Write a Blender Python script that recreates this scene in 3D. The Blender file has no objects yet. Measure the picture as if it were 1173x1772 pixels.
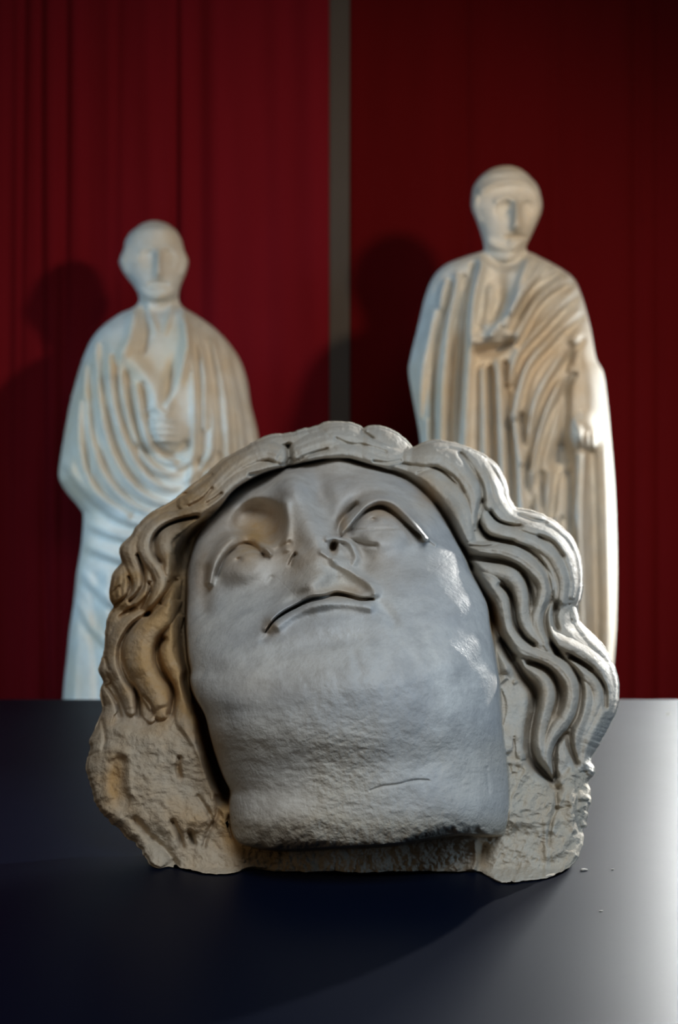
import bpy, math, random
import numpy as np

# ------------------------------------------------------------------ camera, world, lamps, exposure
W, H = 1173, 1772
FPX = 2461.0                      # focal length in pixels (50 mm on a 36 mm high frame)
CAM_H = 0.345                     # camera height above the table top (table top is z = 0)
UC, VC = 586.5, 886.0
scene = bpy.context.scene
COL = scene.collection

cam_d = bpy.data.cameras.new('camera'); cam = bpy.data.objects.new('camera', cam_d); COL.objects.link(cam)
cam.location = (0, 0, CAM_H); cam.rotation_euler = (math.pi/2, 0, 0)
cam_d.sensor_fit = 'VERTICAL'; cam_d.sensor_height = 36.0; cam_d.sensor_width = 36.0*W/H
cam_d.lens = FPX*36.0/H
cam_d.clip_start = 0.05
cam_d.dof.use_dof = True; cam_d.dof.focus_distance = 1.33; cam_d.dof.aperture_fstop = 6.3
scene.camera = cam

wd = bpy.data.worlds.new('world'); scene.world = wd; wd.use_nodes = True
bg = wd.node_tree.nodes['Background']
bg.inputs[0].default_value = (0.62, 0.70, 0.86, 1); bg.inputs[1].default_value = 0.05

def aim(o, target):
    from mathutils import Vector
    d = Vector(target) - o.location
    o.rotation_euler = d.to_track_quat('-Z', 'Y').to_euler()
def lamp(name, kind, loc, target, energy, color, **kw):
    d = bpy.data.lights.new(name, kind); d.energy = energy; d.color = color
    for k, v in kw.items(): setattr(d, k, v)
    o = bpy.data.objects.new(name, d); COL.objects.link(o); o.location = loc; aim(o, target); return o

lamp('window_light_behind', 'SPOT', (1.95, 4.30, 1.30), (0.47, 1.6, 0.0), 760, (1.0, 0.97, 0.92),
     shadow_soft_size=0.03, spot_size=math.radians(34), spot_blend=0.8)
lamp('skylight', 'AREA', (0.45, -0.35, 1.95), (0.0, 1.4, 0.2), 42, (0.84, 0.92, 1.0), shape='RECTANGLE', size=1.3, size_y=0.9)
lamp('table_fill_right', 'AREA', (1.68, 4.85, 0.55), (1.0, 2.0, 0.0), 92, (0.97, 1.0, 0.98), shape='RECTANGLE', size=0.5, size_y=1.0, spread=math.radians(80))  # added unseen fill light, brightens the right side of the tabletop
lamp('window_light_right', 'AREA', (2.0, 0.5, 0.9), (0.1, 1.35, 0.2), 12, (0.46, 0.70, 1.0), shape='RECTANGLE', size=0.7, size_y=1.0)
lamp('window_light_left', 'AREA', (-1.8, -0.6, 0.9), (0.0, 1.4, 0.2), 5, (1.0, 0.80, 0.56), shape='RECTANGLE', size=1.4, size_y=1.2)
lamp('gallery_window', 'AREA', (-2.3, 2.8, 0.9), (-0.3, 4.0, 0.1), 8.5, (0.44, 0.72, 1.0), shape='RECTANGLE', size=0.7, size_y=1.6, spread=math.radians(62))
lamp('gallery_spot', 'SPOT', (1.30, 1.75, 1.45), (0.1, 4.6, 0.55), 140, (1.0, 0.80, 0.58),
     shadow_soft_size=0.09, spot_size=math.radians(72), spot_blend=0.8)

scene.view_settings.view_transform = 'Standard'; scene.view_settings.look = 'None'
scene.view_settings.gamma = 1.0; scene.view_settings.use_curve_mapping = False
scene.view_settings.exposure = 0.0

# ------------------------------------------------------------------ helpers
def tag(o, label=None, cat=None, group=None, kind=None):
    if label: o['label'] = label
    if cat: o['category'] = cat
    if group: o['group'] = group
    if kind: o['kind'] = kind
    return o
def empty(name, loc=(0, 0, 0)):
    o = bpy.data.objects.new(name, None); o.empty_display_size = 0.05; COL.objects.link(o); o.location = loc; return o
def link_mesh(name, me, parent=None, loc=None):
    o = bpy.data.objects.new(name, me); COL.objects.link(o)
    if parent: o.parent = parent
    if loc: o.location = loc
    return o

def np_mesh(name, V, Q, mat, parent=None, origin=(0, 0, 0), N=None, attrs=None, smooth=True):
    """one mesh object from arrays; V world coords, Q quads"""
    used, inv = np.unique(Q.ravel(), return_inverse=True)
    Vl = (V[used]-np.array(origin)).astype(np.float32); q = inv.reshape(Q.shape).astype(np.int32)
    me = bpy.data.meshes.new(name)
    me.vertices.add(len(Vl)); me.vertices.foreach_set('co', Vl.ravel())
    k = q.shape[1]
    me.loops.add(q.size); me.loops.foreach_set('vertex_index', q.ravel())
    me.polygons.add(len(q)); me.polygons.foreach_set('loop_start', np.arange(0, q.size, k, dtype=np.int32))
    me.polygons.foreach_set('loop_total', np.full(len(q), k, dtype=np.int32))
    me.update(calc_edges=True); me.validate()
    if smooth: me.polygons.foreach_set('use_smooth', np.ones(len(me.polygons), bool))
    if attrs:
        for an, arr in attrs.items():
            a = me.attributes.new(an, 'FLOAT', 'POINT'); a.data.foreach_set('value', arr[used].astype(np.float32))
    if N is not None and len(me.vertices) == len(used):
        me.normals_split_custom_set_from_vertices(N[used].astype(np.float32))
    me.materials.append(mat)
    return link_mesh(name, me, parent)

def vert_normals(V, Q):
    a, b, c, d = (V[Q[:, i]] for i in range(4))
    fn = np.cross(c-a, d-b)
    N = np.zeros_like(V)
    for i in range(4):
        for j in range(3): N[:, j] += np.bincount(Q[:, i], weights=fn[:, j], minlength=len(V))
    N /= (np.linalg.norm(N, axis=1, keepdims=True)+1e-12)
    return N

_rng = np.random.RandomState(7)
_L = _rng.rand(256, 256)
def vnoise(x, y):
    xi = np.floor(x).astype(int); yi = np.floor(y).astype(int); fx = x-xi; fy = y-yi
    fx = fx*fx*fx*(fx*(fx*6-15)+10); fy = fy*fy*fy*(fy*(fy*6-15)+10)
    g = lambda a, b: _L[a & 255, b & 255]
    return (g(xi, yi)*(1-fx)+g(xi+1, yi)*fx)*(1-fy)+(g(xi, yi+1)*(1-fx)+g(xi+1, yi+1)*fx)*fy
def fbm(x, y, s, o=4, seed=0, gain=0.5):
    r = np.zeros_like(x); a = 1.0; t = 0
    for k in range(o):
        r += a*(vnoise(x/s+17.3*k+seed*5.7, y/s+9.1*k+seed*3.3)-0.5); t += a; a *= gain; s /= 2.03
    return r/t*2
def ridged(x, y, s, o=4, seed=0):
    r = np.zeros_like(x); a = 1.0; t = 0
    for k in range(o):
        r += a*(1-2*np.abs(vnoise(x/s+7.3*k+seed*5.7, y/s+5.1*k+seed*2.3)-0.5)*2+0.0); t += a; a *= 0.5; s /= 2.1
    return r/t

def catmull(P, n=6, closed=False):
    P = np.asarray(P, float); m = len(P)
    if m < 3 and not closed:
        t = np.linspace(0, 1, n+1)[:, None]; return P[0]*(1-t)+P[1]*t
    out = []
    rng = range(m) if closed else range(m-1)
    for i in rng:
        if closed: p0, p1, p2, p3 = P[i-1], P[i], P[(i+1) % m], P[(i+2) % m]
        else: p0, p1, p2, p3 = P[max(i-1, 0)], P[i], P[i+1], P[min(i+2, m-1)]
        for k in range(n):
            t = k/n
            out.append(0.5*((2*p1)+(-p0+p2)*t+(2*p0-5*p1+4*p2-p3)*t*t+(-p0+3*p1-3*p2+p3)*t**3))
    if not closed: out.append(P[-1])
    return np.array(out)

class Relief:
    """a carved surface: sample points (u,v) with a height D that strokes raise or cut"""
    def __init__(s, U, V):
        s.sh = U.shape; s.U = U.ravel(); s.V = V.ravel(); s.gain = 1.0; s.D = np.zeros(s.U.size); s.id = np.zeros(s.U.size, int)
    def near(s, pts, reach):
        P = catmull(pts)
        x0, y0 = P[:, 0].min()-reach, P[:, 1].min()-reach; x1, y1 = P[:, 0].max()+reach, P[:, 1].max()+reach
        ix = np.nonzero((s.U > x0) & (s.U < x1) & (s.V > y0) & (s.V < y1))[0]
        if len(ix) == 0: return ix, None, None, None, None
        x, y = s.U[ix], s.V[ix]
        best = np.full(len(ix), 1e18); ex = np.zeros((len(ix), P.shape[1]-2)); side = np.zeros(len(ix)); tt = np.zeros(len(ix))
        n = len(P)-1
        for i in range(n):
            ax, ay = P[i, :2]; bx, by = P[i+1, :2]; dx, dy = bx-ax, by-ay; L = dx*dx+dy*dy+1e-9
            t = np.clip(((x-ax)*dx+(y-ay)*dy)/L, 0, 1)
            qx = x-ax-t*dx; qy = y-ay-t*dy; d = qx*qx+qy*qy
            m = d < best
            if not m.any(): continue
            best[m] = d[m]; tt[m] = (i+t[m])/n
            side[m] = np.sign(dx*(y[m]-ay)-dy*(x[m]-ax))
            if ex.shape[1]: ex[m] = P[i, 2:]*(1-t[m, None])+P[i+1, 2:]*t[m, None]
        return ix, np.sqrt(best), ex, side, tt
    def stroke(s, pts, w, h, p='g', mask=None):
        P = [tuple(q)+((w,) if len(q) == 2 else ()) for q in pts]
        mw = max(q[2] for q in P)
        ix, d, ex, sd, t = s.near(P, mw*2.6)
        if len(ix) == 0: return
        ww = np.maximum(ex[:, 0], 0.5); r = d/ww
        f = np.exp(-r*r) if p == 'g' else np.sqrt(np.clip(1-r*r, 0, 1)) if p == 'r' else np.clip(1-r, 0, 1)
        if p == 'flat': f = 1/(1+np.exp((r-1)*6))
        hh = h*f
        if mask is not None: hh = hh*mask[ix]
        s.D[ix] += hh*s.gain
    def blob(s, c, rx, ry, h, rot=0, sharp=1, mask=None):
        ca, sa = math.cos(math.radians(rot)), math.sin(math.radians(rot))
        x = s.U-c[0]; y = s.V-c[1]; a = (x*ca+y*sa)/rx; b = (-x*sa+y*ca)/ry
        f = np.exp(-(a*a+b*b)**sharp)
        if mask is not None: f = f*mask
        s.D += h*f*s.gain

def poly_sd(U, V, P):
    """signed distance to closed polygon, + inside; exact near the border"""
    P = np.asarray(P); n = len(P); best = np.full(U.shape, 1e18); ins = np.zeros(U.shape, bool)
    for i in range(n):
        ax, ay = P[i]; bx, by = P[(i+1) % n]; dx, dy = bx-ax, by-ay; L = dx*dx+dy*dy+1e-9
        t = np.clip(((U-ax)*dx+(V-ay)*dy)/L, 0, 1)
        d = (U-ax-t*dx)**2+(V-ay-t*dy)**2
        np.minimum(best, d, out=best)
        c = ((ay > V) != (by > V))
        if c.any():
            xx = ax+(V-ay)*dx/(dy if abs(dy) > 1e-9 else 1e-9)
            ins ^= c & (U < xx)
    return np.where(ins, 1, -1)*np.sqrt(best)
def sstep(a, b, x):
    t = np.clip((x-a)/(b-a), 0, 1); return t*t*(3-2*t)

# ------------------------------------------------------------------ materials
def new_mat(name):
    m = bpy.data.materials.new(name); m.use_nodes = True
    nt = m.node_tree; b = nt.nodes['Principled BSDF']; return m, nt, b
def N_(nt, t, **kw):
    n = nt.nodes.new(t)
    for k, v in kw.items(): setattr(n, k, v)
    return n
def ramp(nt, fac, stops):
    r = N_(nt, 'ShaderNodeValToRGB'); nt.links.new(fac, r.inputs[0])
    e = r.color_ramp.elements
    while len(e) < len(stops): e.new(0.5)
    for q, (p, c) in zip(e, stops): q.position = p; q.color = (*c, 1) if len(c) == 3 else c
    return r.outputs[0]
def noise(nt, vec, scale, detail=6, rough=0.55, dist=0.0):
    n = N_(nt, 'ShaderNodeTexNoise'); n.inputs['Scale'].default_value = scale; n.inputs['Detail'].default_value = detail
    n.inputs['Roughness'].default_value = rough; n.inputs['Distortion'].default_value = dist
    if vec is not None: nt.links.new(vec, n.inputs['Vector'])
    return n.outputs[0]
def mix(nt, fac, a, b, mode='MIX'):
    m = N_(nt, 'ShaderNodeMix', data_type='RGBA', blend_type=mode)
    for sock, v in ((m.inputs[0], fac), (m.inputs[6], a), (m.inputs[7], b)):
        if hasattr(v, 'links'): nt.links.new(v, sock)
        else: sock.default_value = v if isinstance(v, (int, float)) else (*v, 1)
    return m.outputs[2]
def mth(nt, op, a, b=0.0, clamp=False):
    m = N_(nt, 'ShaderNodeMath', operation=op, use_clamp=clamp)
    for sock, v in ((m.inputs[0], a), (m.inputs[1], b)):
        if hasattr(v, 'links'): nt.links.new(v, sock)
        else: sock.default_value = v
    return m.outputs[0]

def marble_material(name, light, grey, ochre, k=1.0, attrs=True, bump=0.25, rough=0.5):
    m, nt, b = new_mat(name)
    tc = N_(nt, 'ShaderNodeTexCoord'); o = tc.outputs['Object']
    n1 = noise(nt, o, 9*k, 6, 0.6, 0.4); n2 = noise(nt, o, 38*k, 6, 0.6); n3 = noise(nt, o, 260*k, 4, 0.65)
    c = mix(nt, ramp(nt, n1, [(0.36, (0, 0, 0)), (0.60, (1, 1, 1))]), light, grey)
    c = mix(nt, mth(nt, 'MULTIPLY', ramp(nt, n2, [(0.45, (0, 0, 0)), (0.70, (1, 1, 1))]), 0.6), c, tuple(x*0.72 for x in grey))
    if attrs:
        ro = N_(nt, 'ShaderNodeAttribute', attribute_name='rough').outputs['Fac']
        wth = mth(nt, 'MULTIPLY', mth(nt, 'SUBTRACT', ro, 0.3), 2.2, True)
        c = mix(nt, wth, c, mix(nt, n2, (0.40, 0.355, 0.285), (0.54, 0.49, 0.40)))
    c = mix(nt, mth(nt, 'MULTIPLY', ramp(nt, n3, [(0.52, (0, 0, 0)), (0.8, (1, 1, 1))]), 0.30), c, tuple(x*0.6 for x in grey))
    if attrs:
        pa = N_(nt, 'ShaderNodeAttribute', attribute_name='patina').outputs['Fac']
        ro = N_(nt, 'ShaderNodeAttribute', attribute_name='rough').outputs['Fac']
        pf = mth(nt, 'MULTIPLY', pa, mth(nt, 'ADD', mth(nt, 'MULTIPLY', n2, 1.1), 0.45), True)
        c = mix(nt, pf, c, ochre)
        di = N_(nt, 'ShaderNodeAttribute', attribute_name='soil_shade').outputs['Fac']
        c = mix(nt, mth(nt, 'MULTIPLY', di, mth(nt, 'ADD', n2, 0.5), True), c, (0.07, 0.045, 0.022))  # brown soil colour, also paints shade into the deep recesses
        nt.links.new(mth(nt, 'ADD', mth(nt, 'MULTIPLY', ro, 0.6), mth(nt, 'ADD', mth(nt, 'MULTIPLY', n2, 0.5), 0.10)), b.inputs['Roughness'])
        bs = mth(nt, 'ADD', mth(nt, 'MULTIPLY', ro, 0.85), 0.15); b.inputs['Specular IOR Level'].default_value = 0.35
    else:
        c = mix(nt, mth(nt, 'MULTIPLY', ramp(nt, noise(nt, o, 5*k, 5, 0.6), [(0.45, (0, 0, 0)), (0.62, (1, 1, 1))]), 0.7), c, ochre)
        b.inputs['Roughness'].default_value = rough; bs = None
    nt.links.new(c, b.inputs['Base Color'])
    bp = N_(nt, 'ShaderNodeBump'); bp.inputs['Distance'].default_value = 0.0035/k
    hh = mth(nt, 'ADD', mth(nt, 'MULTIPLY', n3, 0.5), n2)
    nt.links.new(hh, bp.inputs['Height'])
    if bs is not None: nt.links.new(bs, bp.inputs['Strength'])
    else: bp.inputs['Strength'].default_value = bump
    nt.links.new(bp.outputs[0], b.inputs['Normal'])
    return m

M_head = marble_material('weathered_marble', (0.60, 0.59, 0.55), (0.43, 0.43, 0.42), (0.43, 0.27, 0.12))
M_statue = marble_material('statue_marble', (0.70, 0.68, 0.62), (0.60, 0.58, 0.52), (0.58, 0.44, 0.27), k=0.35, attrs=False, bump=0.3, rough=0.75)

def simple(name, col, rough=0.6, col2=None, scale=20, bump=0.0, metallic=0.0, spec=0.5):
    m, nt, b = new_mat(name)
    tc = N_(nt, 'ShaderNodeTexCoord'); n = noise(nt, tc.outputs['Object'], scale, 6, 0.6)
    c2 = col2 or tuple(x*0.8 for x in col)
    nt.links.new(mix(nt, n, col, c2), b.inputs['Base Color']); b.inputs['Roughness'].default_value = rough
    b.inputs['Metallic'].default_value = metallic; b.inputs['Specular IOR Level'].default_value = spec
    if bump:
        bp = N_(nt, 'ShaderNodeBump'); bp.inputs['Strength'].default_value = bump; bp.inputs['Distance'].default_value = 0.002
        nt.links.new(n, bp.inputs['Height']); nt.links.new(bp.outputs[0], b.inputs['Normal'])
    return m
def curtain_material(name, c1, c2):
    m, nt, b = new_mat(name)
    tc = N_(nt, 'ShaderNodeTexCoord'); mp = N_(nt, 'ShaderNodeMapping'); mp.inputs['Scale'].default_value = (1, 1, 0.15)
    nt.links.new(tc.outputs['Object'], mp.inputs[0])
    n = noise(nt, mp.outputs[0], 7, 5, 0.6)
    wv = noise(nt, tc.outputs['Object'], 900, 2, 0.5)
    nt.links.new(mix(nt, n, c1, c2), b.inputs['Base Color']); b.inputs['Roughness'].default_value = 0.9
    b.inputs['Specular IOR Level'].default_value = 0.0
    bp = N_(nt, 'ShaderNodeBump'); bp.inputs['Strength'].default_value = 0.2; bp.inputs['Distance'].default_value = 0.001
    nt.links.new(wv, bp.inputs['Height']); nt.links.new(bp.outputs[0], b.inputs['Normal'])
    return m
M_cur_l = curtain_material('crimson_cloth', (0.20, 0.010, 0.017), (0.15, 0.007, 0.010))
M_cur_r = curtain_material('maroon_cloth', (0.115, 0.005, 0.006), (0.085, 0.004, 0.004))
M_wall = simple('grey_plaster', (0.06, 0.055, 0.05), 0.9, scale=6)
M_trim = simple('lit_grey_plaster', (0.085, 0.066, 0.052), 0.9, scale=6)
M_floor = simple('grey_floor', (0.11, 0.10, 0.09), 0.6, scale=4)
M_plinth = simple('white_plinth_paint', (0.42, 0.41, 0.39), 0.7)
M_rail = simple('dark_metal', (0.05, 0.05, 0.05), 0.4, metallic=1.0)
M_leg = simple('navy_panel_paint', (0.02, 0.024, 0.036), 0.5)
M_chip = simple('marble_crumb', (0.45, 0.42, 0.37), 0.8, scale=300)

def table_material():
    m, nt, b = new_mat('dark_navy_tabletop')
    tc = N_(nt, 'ShaderNodeTexCoord'); o = tc.outputs['Object']
    n = noise(nt, o, 6, 6, 0.6); s = noise(nt, o, 700, 2, 0.6)
    c = mix(nt, n, (0.0012, 0.0030, 0.0100), (0.0018, 0.0038, 0.0115))
    spk = mth(nt, 'GREATER_THAN', s, 0.74)
    c = mix(nt, mth(nt, 'MULTIPLY', spk, 0.25), c, (0.03, 0.03, 0.035))
    nt.links.new(c, b.inputs['Base Color'])
    nt.links.new(mth(nt, 'ADD', mth(nt, 'MULTIPLY', n, 0.05), 0.37), b.inputs['Roughness'])
    b.inputs['Specular IOR Level'].default_value = 0.03
    bp = N_(nt, 'ShaderNodeBump'); bp.inputs['Strength'].default_value = 0.05; bp.inputs['Distance'].default_value = 0.0005
    nt.links.new(noise(nt, o, 400, 3, 0.6), bp.inputs['Height']); nt.links.new(bp.outputs[0], b.inputs['Normal'])
    return m
M_table = table_material()

# ------------------------------------------------------------------ boxes with rounded edges
import bmesh
def box(name, x0, x1, y0, y1, z0, z1, mat, parent=None, bevel=0.004, origin=None):
    ox, oy, oz = origin or ((x0+x1)/2, (y0+y1)/2, z0)
    bm = bmesh.new(); bmesh.ops.create_cube(bm, size=1)
    for v in bm.verts:
        v.co.x = (x0 if v.co.x < 0 else x1)-ox; v.co.y = (y0 if v.co.y < 0 else y1)-oy; v.co.z = (z0 if v.co.z < 0 else z1)-oz
    if bevel: bmesh.ops.bevel(bm, geom=list(bm.edges), offset=bevel, segments=2, affect='EDGES')
    me = bpy.data.meshes.new(name); bm.to_mesh(me); bm.free(); me.materials.append(mat)
    o = link_mesh(name, me, parent)
    if parent: o.location = (ox-parent.location.x, oy-parent.location.y, oz-parent.location.z)
    else: o.location = (ox, oy, oz)
    return o

FLOOR = -0.76; WALLY = 5.06
# ------------------------------------------------------------------ room
tag(box('floor', -4, 4, -2.7, WALLY+0.2, FLOOR-0.05, FLOOR, M_floor, bevel=0), kind='structure')
tag(box('wall_back', -4, 4, WALLY, WALLY+0.12, FLOOR, 3.2, M_wall, bevel=0), kind='structure')

tag(box('wall_left', -3.72, -3.6, -2.5, WALLY, FLOOR, 3.2, M_wall, bevel=0), kind='structure')
tag(box('wall_right', 3.6, 3.72, -2.5, WALLY, FLOOR, 3.2, M_wall, bevel=0), kind='structure')
tag(box('wall_front', -3.72, 3.72, -2.62, -2.5, FLOOR, 3.2, M_wall, bevel=0), kind='structure')
tag(box('ceiling', -4, 4, -2.7, WALLY+0.2, 3.2, 3.3, M_wall, bevel=0), kind='structure')
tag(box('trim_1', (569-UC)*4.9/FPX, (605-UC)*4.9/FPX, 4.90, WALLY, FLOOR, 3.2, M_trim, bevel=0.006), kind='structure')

# ------------------------------------------------------------------ curtains
def px_x(u, Y): return (u-UC)*Y/FPX
def curtain(name, xa, xb, mat, fold_fn, label, y=4.93):
    nx, nz = 420, 60
    xs = np.linspace(xa, xb, nx); zs = np.linspace(FLOOR+0.015, 2.75, nz)
    X, Z = np.meshgrid(xs, zs)
    Yf = y + fold_fn(X, Z)
    th = 0.004
    F = np.stack([X, Yf, Z], -1).reshape(-1, 3); B = np.stack([X, Yf+th, Z], -1).reshape(-1, 3)
    V = np.concatenate([F, B]); n = nx*nz
    i, j = np.meshgrid(np.arange(nz-1), np.arange(nx-1), indexing='ij'); a = (i*nx+j).ravel()
    q = np.stack([a, a+1, a+nx+1, a+nx], 1)
    edge = []
    for r, st, step in ((0, nx-1, 1),):
        k = np.arange(nx-1); edge.append(np.stack([k+1, k, k+n, k+1+n], 1))
        k2 = k+(nz-1)*nx; edge.append(np.stack([k2, k2+1, k2+1+n, k2+n], 1))
    k = np.arange(nz-1)*nx; edge.append(np.stack([k, k+nx, k+nx+n, k+n], 1))
    k = k+nx-1; edge.append(np.stack([k+nx, k, k+n, k+nx+n], 1))
    Q = np.concatenate([q, q[:, ::-1]+n]+edge)
    root = empty(name, ((xa+xb)/2, y, FLOOR))
    V = V-np.array(root.location)
    np_mesh('cloth_panel', V, Q, mat, root)
    # rail over the curtain
    box('curtain_rail', xa-0.02, xb+0.02, y-0.015, y+0.015, 2.74, 2.78, M_rail, root, 0.005)
    tag(root, label, 'curtain')
    return root
YC = 4.93
def lf(X, Z):
    u = X*FPX/YC+UC
    f = np.zeros_like(X)
    for c, w, h in ((-60, 14, .03), (-20, 10, .03), (18, 12, .03), (42, 7, .03), (78, 8, .05), (112, 9, .04), (152, 12, .025), (205, 10, .022), (246, 14, .018), (301, 7, .05), (345, 16, .02), (430, 18, .018), (500, 20, .014)):
        cc = c+10*np.sin(Z*1.1+c)*0.4
        f += 0.48*h*np.exp(-((u-cc)/w)**2)*(0.75+0.25*np.sin(Z*1.7+c))
    f += 0.006*np.sin(u/23+0.5*np.sin(Z*1.3))+0.004*np.sin(u/9.1+Z)
    return f-0.03
def rf(X, Z):
    u = X*FPX/YC+UC
    f = 0.0025*np.sin(u/31+0.4*np.sin(Z*1.2))+0.0015*np.sin(u/12.7+Z*0.8)
    for c, w, h in ((700, 30, .008), (805, 9, .008), (960, 12, .008), (1100, 10, .012), (1140, 9, .01), (1190, 8, .03)):
        f += h*np.exp(-((u-c)/w)**2)
    return f-0.012
curtain('curtain', -2.3, px_x(570, YC), M_cur_l, lf, 'crimson hanging curtain with vertical folds behind the left statue')
curtain('curtain', px_x(606, YC), 1.36, M_cur_r, rf, 'dark maroon flat hanging curtain behind the statue on the right')

# ------------------------------------------------------------------ table
TY0, TY1 = 0.55, 2.62
tb = empty('display_table', (0, 1.6, FLOOR))
tag(tb, 'dark navy painted display table under the marble head', 'table')
TX0, TX1 = -1.35, 1.25
box('tabletop', TX0, TX1, TY0, TY1, -0.035, 0.0, M_table, tb, 0.003)
for sx in (TX0+0.05, TX1-0.11):
    for sy in (TY0+0.05, TY1-0.11):
        box('leg', sx, sx+0.06, sy, sy+0.06, FLOOR, -0.035, M_leg, tb, 0.003)
box('apron', TX0+0.05, TX1-0.05, TY0+0.05, TY0+0.07, -0.12, -0.035, M_leg, tb, 0.002)
box('apron', TX0+0.05, TX1-0.05, TY1-0.07, TY1-0.05, -0.12, -0.035, M_leg, tb, 0.002)

# ------------------------------------------------------------------ the marble head
S = 0.000585                      # metres per sheet unit at the head
Y0 = 1.44
def crop(x0, y0, k):
    return lambda *pts: [(x0+p[0]*k, y0+p[1]*k)+((p[2]*k,) if len(p) > 2 else ()) for p in pts]
c1 = crop(800, 860, .2557); c2 = crop(820, 1080, .2387); c3 = crop(680, 740, .2387); c4 = crop(160, 880, .1705)
c5 = crop(150, 1020, .1876); c6 = crop(130, 1210, .2557); c7 = crop(300, 780, .1876); c8 = crop(560, 840, .1705)
c9 = crop(320, 720, .2557); c10 = crop(560, 720, .2557); c11 = crop(440, 880, .2217); c12 = crop(820, 1300, .2217)

OUT = [(576,731),(604,732),(624,739),(629,742.5),(640,738),(657,738),(675,744),(695.5,756),(711,771),(717,775),(734,767),(754,763),(777,765.5),
(804,773),(833,785),(857,802),(869,819),(878,840),(883,864),(895,880),(916,884),(940,892),(964,906),(987,926),(999,947),(1007,972),(1010,1003),
(1007,1034),(1001,1049),(1005,1077),(1022,1095),(1045,1118),(1058,1143),(1069,1168),(1072,1195),(1069,1223),(1059,1247),(1044,1276),(1030,1295),
(1024,1314),(1027,1337),(1018,1352),(1021,1375),(1024,1386),(1017,1411),(1011,1437),(1006,1464),(995,1491),(980,1506),(970,1513),(944,1522),(909,1526),
(886,1530),(862,1527),(842,1517),(820,1509),(791,1511),(716,1513),(631,1516),(547,1513),(472,1509),(434,1504),(402,1513),(359,1514),(324,1508),
(294,1500),(273,1503),(255,1491),(242,1468),(214,1443),(189,1420),(168,1394),(158,1366),(148,1330),(153,1299),(163,1264),(173,1240),(177,1226),(173,1208),
(174,1192),(178,1179),(170,1159),(178,1133),(182,1095),(186,1067),(196,1051),(190,1038),(189,1021),(194,996),(203,982),(210,973),(206,955),(209,944),
(223,931),(234,914),(250,897),(266,885),(300,866),(324,846),(352,825),(375,804),(390,793),(422,776),(448,761),(468,753),(494,752),(525,743.5),(545,739),(562,732)]
FACE = [(504,806),(560,795),(598,794),(637,804),(678,816),(716,835),(737,855),(756,881),(775,912),(787,934),(802,962),(815,993),(832,1024),(843,1049),(848,1085),
(856,1135),(862,1175),(865,1223),(869,1271),(876,1319),(880,1366),(879,1415),(873,1437),(858,1446),(795,1444),(753,1450),(678,1462),(584,1467),(491,1471),
(434,1464),(409,1453),(399,1427),(397,1389),(398,1368),(386,1343),(373,1307),(363,1271),(354,1236),(338,1207),(329,1180),(330,1160),(325,1132),(322,1085),
(323,1048),(324,1025),(325,991),(331,962),(341,931),(360,902),(384,874),(398,855),(416,840),(443,825),(469,815),(491,809)]

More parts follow.
